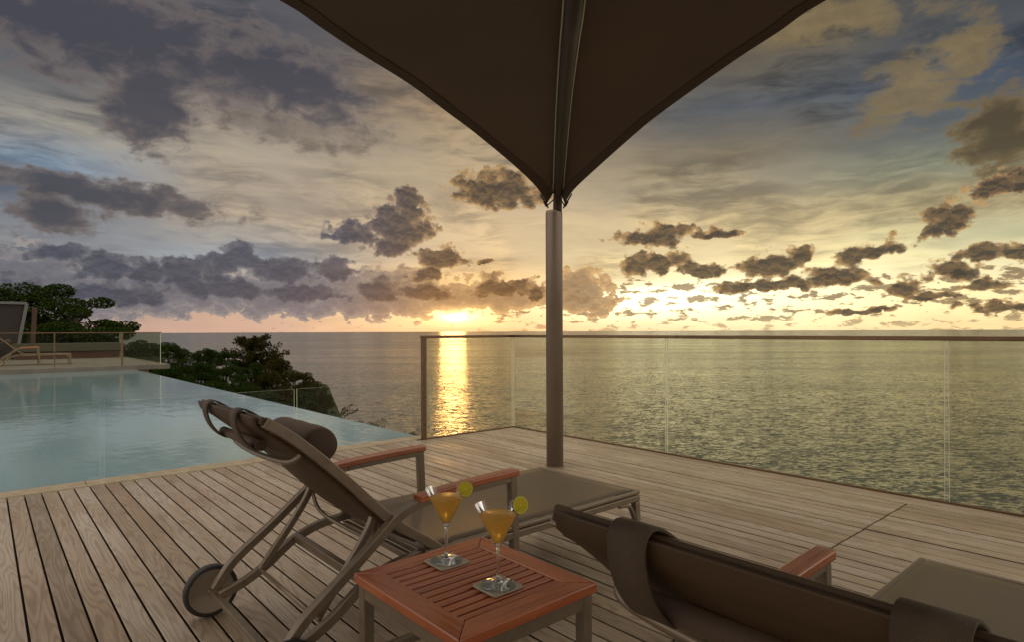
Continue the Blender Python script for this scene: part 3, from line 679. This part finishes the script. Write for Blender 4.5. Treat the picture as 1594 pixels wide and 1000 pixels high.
# ================================================================ side table
tx0, tx1, ty0, ty1, th = .811, 1.286, 1.113, 1.628, .45
tb = thing('side_table', 'low square slatted red timber table on taupe metal legs holding two drinks', 'side table', ((tx0+tx1)/2, (ty0+ty1)/2, 0))
mb = MB(); fw_ = .068; z0, z1 = th-.026, th
def trap(pts, t_, mi):
    mb.t = t_; b = len(mb.v)
    for z in (z0, z1):
        for x, y in pts: mb.v.append((x, y, z))
    mb.face([b+3, b+2, b+1, b], mi); mb.face([b+4, b+5, b+6, b+7], mi)
    for k in range(4): mb.face([b+k, b+(k+1) % 4, b+4+(k+1) % 4, b+4+k], mi)
e_ = .0006
trap([(tx0+e_, ty0), (tx1-e_, ty0), (tx1-fw_-e_, ty0+fw_), (tx0+fw_+e_, ty0+fw_)], .55, 0)
trap([(tx0+fw_+e_, ty1-fw_), (tx1-fw_-e_, ty1-fw_), (tx1-e_, ty1), (tx0+e_, ty1)], .45, 0)
trap([(tx0, ty0+e_), (tx0+fw_, ty0+fw_+e_), (tx0+fw_, ty1-fw_-e_), (tx0, ty1-e_)], .35, 1)
trap([(tx1-fw_, ty0+fw_+e_), (tx1, ty0+e_), (tx1, ty1-e_), (tx1-fw_, ty1-fw_-e_)], .7, 1)
ns = 11; iy0, iy1 = ty0+fw_, ty1-fw_; pt = (iy1-iy0)/ns
rnd = random.Random(11)
for k in range(ns):
    mb.t = rnd.random()*.5; mb.box(tx0+fw_+.001, tx1-fw_-.001, iy0+k*pt+.0052, iy0+(k+1)*pt-.0052, th-.026, th-.0015)
top = mb.build('tabletop', [M['woodx'], M['woody']], tb, bevel=.0025)
mb = MB(); i_ = .010
mb.box(tx0+i_+.034, tx1-i_-.034, ty0+i_, ty0+i_+.022, th-.066, th-.027); mb.box(tx0+i_+.034, tx1-i_-.034, ty1-i_-.022, ty1-i_, th-.066, th-.027)
mb.box(tx0+i_, tx0+i_+.022, ty0+i_+.034, ty1-i_-.034, th-.066, th-.027); mb.box(tx1-i_-.022, tx1-i_, ty0+i_+.034, ty1-i_-.034, th-.066, th-.027)
mb.build('apron', M['metal'], tb, bevel=.003)
for x in (tx0+i_, tx1-i_-.034):
    for y in (ty0+i_, ty1-i_-.034):
        mb = MB(); mb.box(x, x+.034, y, y+.034, 0, th-.0275); mb.build('leg', M['metal'], tb, bevel=.004)
zc = .215
for y in (ty0+i_+.017, ty1-i_-.017): mb = MB(); mb.bar((tx0+i_+.034, y, zc), (tx1-i_-.034, y, zc), .02, .026); mb.build('stretcher', M['metal'], tb, bevel=.003)
mb = MB(); mb.bar(((tx0+tx1)/2, ty0+i_+.028, zc), ((tx0+tx1)/2, ty1-i_-.028, zc), .02, .026); mb.build('stretcher', M['metal'], tb, bevel=.003)

# ---- coasters, cocktails, lime
def coaster(x, y, label):
    mb = MB(); s, r, n = .052, .012, 6; pts = []
    for cx_, cy_, a0 in ((s-r, s-r, 0), (-s+r, s-r, 90), (-s+r, -s+r, 180), (s-r, -s+r, 270)):
        for k in range(n+1): a = math.radians(a0+90*k/n); pts.append((x+cx_+r*math.cos(a), y+cy_+r*math.sin(a)))
    b = 0; nn = len(pts)
    for z in (th+.0005, th+.0055):
        for p_ in pts: mb.v.append((*p_, z))
    mb.face(list(range(nn))[::-1]); mb.face([nn+k for k in range(nn)])
    for k in range(nn): mb.face([k, (k+1) % nn, nn+(k+1) % nn, nn+k])
    tag(mb.build('coaster', M['coaster'], loc=(x, y, th), bevel=.001), label, 'coaster', 'coasters under the drinks')
def cocktail(x, y, label, lime_label, ang, lr):
    z = th+.0058
    g = thing('cocktail_glass', label, 'cocktail', (x, y, z), 'orange cocktails on the table')
    mb = MB()
    # foot and stem: solid glass; bowl: thin wall
    pr = [(0,0),(.044,0),(.0475,.001),(.0478,.0022),(.046,.003),(.030,.0045),(.012,.008),(.0062,.014),(.0048,.022),(.0042,.045),(.0038,.075),(.0042,.094),(.0062,.102),(.0088,.1075),(.0110,.1125),(.0060,.1135),(0,.1145)]
    mb.lathe(pr, x, y, z, 48, mis=[1,1,1,1,1,1,0,0,0,0,0,0,1,1,1,1]); mb.build('stem_and_foot', [M['solid'], M['foot']], g)
    mb = MB(); mb.lathe([(.0112,.1128),(.0635,.2165),(.0640,.2180),(.0632,.2186)], x, y, z, 64); bowl = mb.build('bowl', M['thin'], g)
    mb = MB(); zl = .192; rl_ = .0112+(.0635-.0112)*(zl-.1128)/(.2165-.1128)-.0006
    z0_ = .118; r0_ = .0112+(.0635-.0112)*(z0_-.1128)/(.2165-.1128)-.0006
    mb.lathe([(0,z0_-.002),(r0_*.7,z0_-.001),(r0_,z0_+.002),(rl_,zl),(rl_-.0005,zl+.0004),(0,zl+.0002)], x, y, z, 64); mb.build('drink', M['drink'], g)
    # lime wheel slit on to the rim
    rr = .0615; lx, ly, lz = x+rr*math.cos(ang), y+rr*math.sin(ang), z+.213+lr*.25
    L = bpy.data.meshes.new('lime_slice'); mb = MB(); n = 40; R0 = lr; tk = .0024
    for yy, r_, mi in ((-tk, 0, 0), (-tk, R0-.0012, 0), (-tk, R0-.0003, 1), (-tk*.6, R0, 1), (tk*.6, R0, 1), (tk, R0-.0003, 1), (tk, R0-.0012, 0), (tk, 0, 0)):
        for k in range(n): a = 2*math.pi*k/n; mb.v.append((max(r_, 1e-5)*math.cos(a), yy, max(r_, 1e-5)*math.sin(a)))
    for i, mi in enumerate((0, 1, 1, 1, 1, 1, 0)):
        for k in range(n): mb.face([i*n+k, i*n+(k+1) % n, (i+1)*n+(k+1) % n, (i+1)*n+k], mi, True)
    o = mb.build('lime_slice', [M['lime'], M['peel']]); o.location = (lx, ly, lz); o.rotation_euler = (math.radians(-12), math.radians(15), -YAW+math.radians(-12 if lr < .0245 else 25))
    tag(o, lime_label, 'lime slice', 'lime slices on the glass rims')
coaster(1.060, 1.515, 'square stone-grey coaster under the drink farther from the camera'); coaster(1.062, 1.277, 'square stone-grey coaster under the drink nearer the camera')
ga = -YAW+math.radians(0)
cocktail(1.060, 1.517, 'orange martini-glass cocktail farther from the camera, beside the lounger arm', 'lime wheel on the rim of the cocktail farther from the camera', ga-math.radians(12), .024)
cocktail(1.064, 1.277, 'orange martini-glass cocktail nearer the camera, in front on the slatted table', 'lime wheel on the rim of the cocktail nearer the camera', ga-math.radians(5), .025)

# ================================================================ far terrace furniture and buildings
fr_ = thing('far_glass_railing', 'distant glass railing with thin posts along the far end of the pool', 'railing', (3.0, 22.1, .13))
zt0, zt1 = .13, 1.165
mb = MB(); mb.box(-10, 4.36, 22.04, 22.075, zt1-.025, zt1); mb.box(4.325, 4.36, 22.076, 29.6, zt1-.025, zt1); mb.build('handrail', M['rail'], fr_)
for x in (-4.4, -2.4, -.4, 1.62, 3.29): mb = MB(); s_ = .028 if x == 3.29 else .014; mb.box(x-s_, x+s_, 22.05-.0, 22.09, .131 if x < 3.4 else -.0, zt1-.026); mb.build('post', M['rail'], fr_)
for x0, x1 in ((-10, -4.42), (-4.38, -2.42), (-2.38, -.42), (-.38, 1.60), (1.64, 3.26), (3.32, 4.33)):
    glass_box(x0, x1, 22.055, 22.067, .14, zt1-.026, 'x').build('glass_panel', [M['glass'], M['gedge']], fr_)
glass_box(4.336, 4.348, 22.08, 29.6, .14, zt1-.026, 'y').build('glass_panel', [M['glass'], M['gedge']], fr_)
wl_ = thing('low_wall', 'long low rendered wall at the back of the far terrace', 'wall', (0, 28.3, .13))
mb = MB(); mb.box(1.0, 4.3, 29.6, 29.95, .131, .42); mb.build('wall', M['rust'], wl_, bevel=.01)
mb = MB(); mb.box(.9, 4.45, 29.5, 30.05, .421, .74); mb.build('capping', M['wall'], wl_, bevel=.01)
pv = thing('pavilion', 'dark gabled pavilion with grey sloping edge at the far left', 'building', (-2.2, 31.0, .1))
mb = MB()
b = 0; xl, xr, yy0, yy1, zb, ztp = -8.0, 1.35, 31.0, 34.0, -.5, 2.32
mb.v += [(xl,yy0,zb),(xr-.42,yy0,zb),(xr,yy0,ztp),(xl,yy0,ztp),(xl,yy1,zb),(xr-.42,yy1,zb),(xr,yy1,ztp),(xl,yy1,ztp)]
for q in ((0,1,2,3),(7,6,5,4),(0,4,5,1),(1,5,6,2),(2,6,7,3),(3,7,4,0)): mb.face(list(q))
mb.build('wall', M['panel'], pv)
mb = MB(); mb.bar((xr-.40, yy0-.06, zb), (xr+.04, yy0-.06, ztp+.04), .11, .11, up=(0, 1, 0)); mb.bar((xl, yy0-.06, ztp+.05), (xr+.05, yy0-.06, ztp+.05), .10, .10); mb.build('roof_edge', M['trim'], pv)
mb = MB(); mb.bar((xr+.18, yy0+.2, zb), (xr+.30, yy0+.2, ztp-.1), .16, .16, up=(0, 1, 0)); mb.build('post', M['rust'], pv)

# ================================================================ trees
def leaves(mb, rnd, c, rad, n, size, flat=.7):
    for _ in range(n):
        while True:
            q = Vector((rnd.uniform(-1, 1), rnd.uniform(-1, 1), rnd.uniform(-1, 1)))
            if .25 < q.length < 1: break
        q = q.normalized()*q.length**.5
        p_ = c+Vector((q.x*rad, q.y*rad, q.z*rad*flat)); s = size*rnd.uniform(.6, 1.3)
        u = Vector((rnd.gauss(0, 1), rnd.gauss(0, 1), rnd.gauss(0, .6))).normalized(); w = u.cross(Vector((rnd.gauss(0, 1), rnd.gauss(0, 1), rnd.gauss(0, 1)))).normalized()
        b = len(mb.v); mb.t = min(1, max(0, rnd.gauss(.4, .25)))
        mb.v += [tuple(p_-u*s*.5), tuple(p_+w*s*.28), tuple(p_+u*s*.5), tuple(p_-w*s*.28)]; mb.face([b, b+1, b+2, b+3])
def tree_mesh(kind, seed):
    """trunk and crown meshes of height 1*H about the origin"""
    rnd = random.Random(seed); tr = MB(); cr = MB()
    if kind == 'bushy':
        H, Rr = 6.0, 2.6
        tr.tube([(0,0,-3), (.1,.05,1.5), (.2,-.1,3.4)], lambda t: .22-.12*t, 8)
        cl = []
        for i in range(26):
            a = rnd.uniform(0, 6.28); r_ = Rr*math.sqrt(rnd.random()); z = 1.2+rnd.random()*4.2; k = math.sqrt(max(.05, 1-((z-2.4)/3.4)**2)) if z > 2.4 else 1
            c = Vector((r_*k*math.cos(a), r_*k*math.sin(a), z)); cl.append(c)
            if i < 12: tr.tube([(.1,0,1.0+z*.25), tuple(c*.55+Vector((0,0,.6))), tuple(c)], lambda t: .08-.06*t, 5)
        for c in cl: leaves(cr, rnd, c, rnd.uniform(.6, 1.05), 620, .17)
    elif kind == 'layered':
        tr.tube([(0,0,-2), (.2,.1,2.0), (-.1,.2,3.6), (.1,0,4.6)], lambda t: .24-.15*t, 8)
        for i in range(24):
            a = rnd.uniform(0, 6.28); z = rnd.choice([2.3, 3.2, 4.0, 4.7, 5.2])+rnd.uniform(-.2, .2); r_ = rnd.uniform(.3, 2.8 if z < 4.3 else 1.7)
            c = Vector((r_*math.cos(a), r_*math.sin(a), z)); tr.tube([(0,.1,z-1.0), tuple(c*.6+Vector((0,0,z*.35))), tuple(c)], lambda t: .07-.05*t, 5)
            leaves(cr, rnd, c, rnd.uniform(.6, 1.0), 520, .15, .45)
    elif kind == 'wispy':
        tr.tube([(0,0,-3), (.1,0,2.5), (0,.1,5.2), (.1,.1,6.4)], lambda t: .2-.17*t, 8)
        for i in range(80):
            a = rnd.uniform(0, 6.28); z = rnd.uniform(1.4, 6.3); L_ = (1.0-abs(z-3.6)/4.4)*3.3*rnd.uniform(.6, 1.1)
            e = Vector((L_*math.cos(a), L_*math.sin(a), z+L_*.45)); tr.tube([(0,0,z), tuple(e*.5+Vector((0,0,z*.5))), tuple(e)], lambda t: .035-.028*t, 4)
            for k in range(5): c = Vector((0,0,z)).lerp(e, .35+.16*k); leaves(cr, rnd, c, .28, 26, .26, 1.1)
    else:                                        # bush
        for i in range(14):
            a = rnd.uniform(0, 6.28); r_ = rnd.uniform(0, .55); c = Vector((r_*math.cos(a), r_*math.sin(a), rnd.uniform(.1, .62))); tr.tube([(0,0,-1.2), tuple(c*.5), tuple(c)], lambda t: .02-.014*t, 4)
            leaves(cr, rnd, c, rnd.uniform(.14, .26), 150, .055, .9)
    return tr, cr
lib = {}
def plant(kind, seed, lf, loc, sc, rz, name, label, cat, group=None, sz=None):
    key = (kind, seed, lf)
    root = thing(name, label, cat, (0, 0, 0), group)
    if key not in lib:
        tr, cr = tree_mesh(kind, seed); a = tr.build('trunk' if kind != 'bush' else 'stems', M['bark'], root); b = cr.build('crown' if kind != 'bush' else 'foliage', M[lf], root, recalc=False); lib[key] = (a, b)
    else:
        for s in lib[key]: c = s.copy(); C.objects.link(c); c.parent = root
    root.location = loc; root.scale = (sc, sc, sz or sc); root.rotation_euler = (0, 0, rz); return root
def at_top(px, py, Z, H):                        # foot of a plant of height H whose top shows at a photo point
    a = px-797; top_ = EYE+(516.3-py-.0039*a)/FPX*Z; return cw(a/FPX*Z, Z, top_-H)
HT = dict(bushy=6.1, layered=5.5, wispy=6.9, bush=.82)
TR = [  # px, py, Z, kind, seed, leaf, scale, label, group
 (28, 444, 36, 'layered', 1, 'leaf', 1.25, 'tall dark tree with flat layered crown above the pavilion roof', None),
 (118, 465, 34, 'layered', 2, 'leaf', 1.1, 'dark layered tree right of the pavilion, middle of the far terrace', None),
 (70, 478, 39, 'bushy', 3, 'leaf', .9, 'dark rounded tree filling the gap between the two layered trees', None),
 (152, 484, 33, 'layered', 4, 'leaf', .9, 'lower dark tree with twiggy right side ending the terrace tree line', None),
 (-15, 470, 42, 'bushy', 5, 'leaf', 1.0, 'dark tree cut by the left edge of the photo behind the pavilion', None),
 (100, 496, 31, 'bushy', 3, 'leaf', .8, 'small dark tree low behind the far terrace wall', None),
 (396, 524, 66, 'wispy', 9, 'leaf2', 1.0, 'tallest wispy tree on the headland, rising against the horizon', None),
 (432, 556, 62, 'bushy', 6, 'leaf2', .62, 'olive rounded tree right of the wispy headland tree', None),
 (463, 574, 58, 'bushy', 3, 'leaf2', .62, 'brownish tree near the seaward tip of the headland', None),
 (492, 592, 55, 'bushy', 5, 'leaf2', .50, 'olive tree at the outer cliff edge of the headland', None),
 (505, 612, 52, 'bushy', 6, 'leaf2', .36, 'small lowest tree hanging on the headland cliff edge', None),
]
mass = [(262,531,60,.62),(292,540,64,.6),(325,541,68,.6),(352,545,64,.55),(278,556,46,.62),(312,562,50,.6),(350,566,52,.6),(386,562,56,.6),(420,576,54,.55),
        (268,577,36,.55),(300,585,38,.55),(335,590,40,.6),(372,592,44,.6),(408,598,46,.55),(444,600,50,.5),(472,610,50,.42),(355,612,36,.5),(395,622,38,.5),(432,628,42,.5),(468,636,45,.42),(222,527,44,.7),(205,540,34,.6),(243,552,34,.6),(496,630,50,.34)]
rnd = random.Random(21)
for px, py, Z, kind, seed, lf, sc, lab, g in TR:
    plant(kind, seed, lf, at_top(px, py, Z, HT[kind]*sc), sc, rnd.uniform(0, 6), 'wispy_tree' if kind == 'wispy' else 'broadleaf_tree', lab, 'tree', g)
for i, (px, py, Z, sc) in enumerate(mass):
    plant('bushy', (3, 5, 6)[i % 3], ('leaf', 'leaf', 'leaf2')[i % 3] if px > 380 else 'leaf', at_top(px, py, Z, HT['bushy']*sc), sc, rnd.uniform(0, 6), 'hillside_tree', 'one of the dark green trees massed together on the hillside below the pool', 'tree', 'dark trees massed on the hillside below the pool')
plant('bush', 1, 'leaf', at_top(573, 650, 13.5, .82*.55), .55, 1, 'shrub', 'small dark shrub showing just beyond the pool edge left of the railing post', 'shrub')
plant('bush', 1, 'leaf2', at_top(640, 669, 12.5, .82*.3), .3, 2, 'shrub', 'tiny shrub tip beside the railing post, just over the pool corner', 'shrub')
# a bare leafy sprig reaching up beyond the pool edge
sp = thing('leafy_sprig', 'thin leafy sprig leaning right beyond the pool edge, below the headland tip', 'sprig', (0, 0, 0))
tr = MB(); cr = MB(); rnd = random.Random(4)
for (x, z) in ((.30, .34), (.42, .20), (.12, .26)):
    pts = [Vector((0, 0, -.9)), Vector((x*.3, .02, z*.3)), Vector((x, .05, z))]; tr.tube(pts, lambda t: .010-.007*t, 5, smooth=4)
    for k in range(14): leaves(cr, rnd, pts[1].lerp(pts[2], k/13), .03, 3, .05)
tr.build('stem', M['bark'], sp); cr.build('leaves', M['leaf2'], sp, recalc=False)
sp.location = at_top(527, 632, 15, .34); sp.rotation_euler = (0, 0, -YAW); sp.scale = (1.1,)*3
for o in bpy.data.objects:
    if '_o' in o: del o['_o']
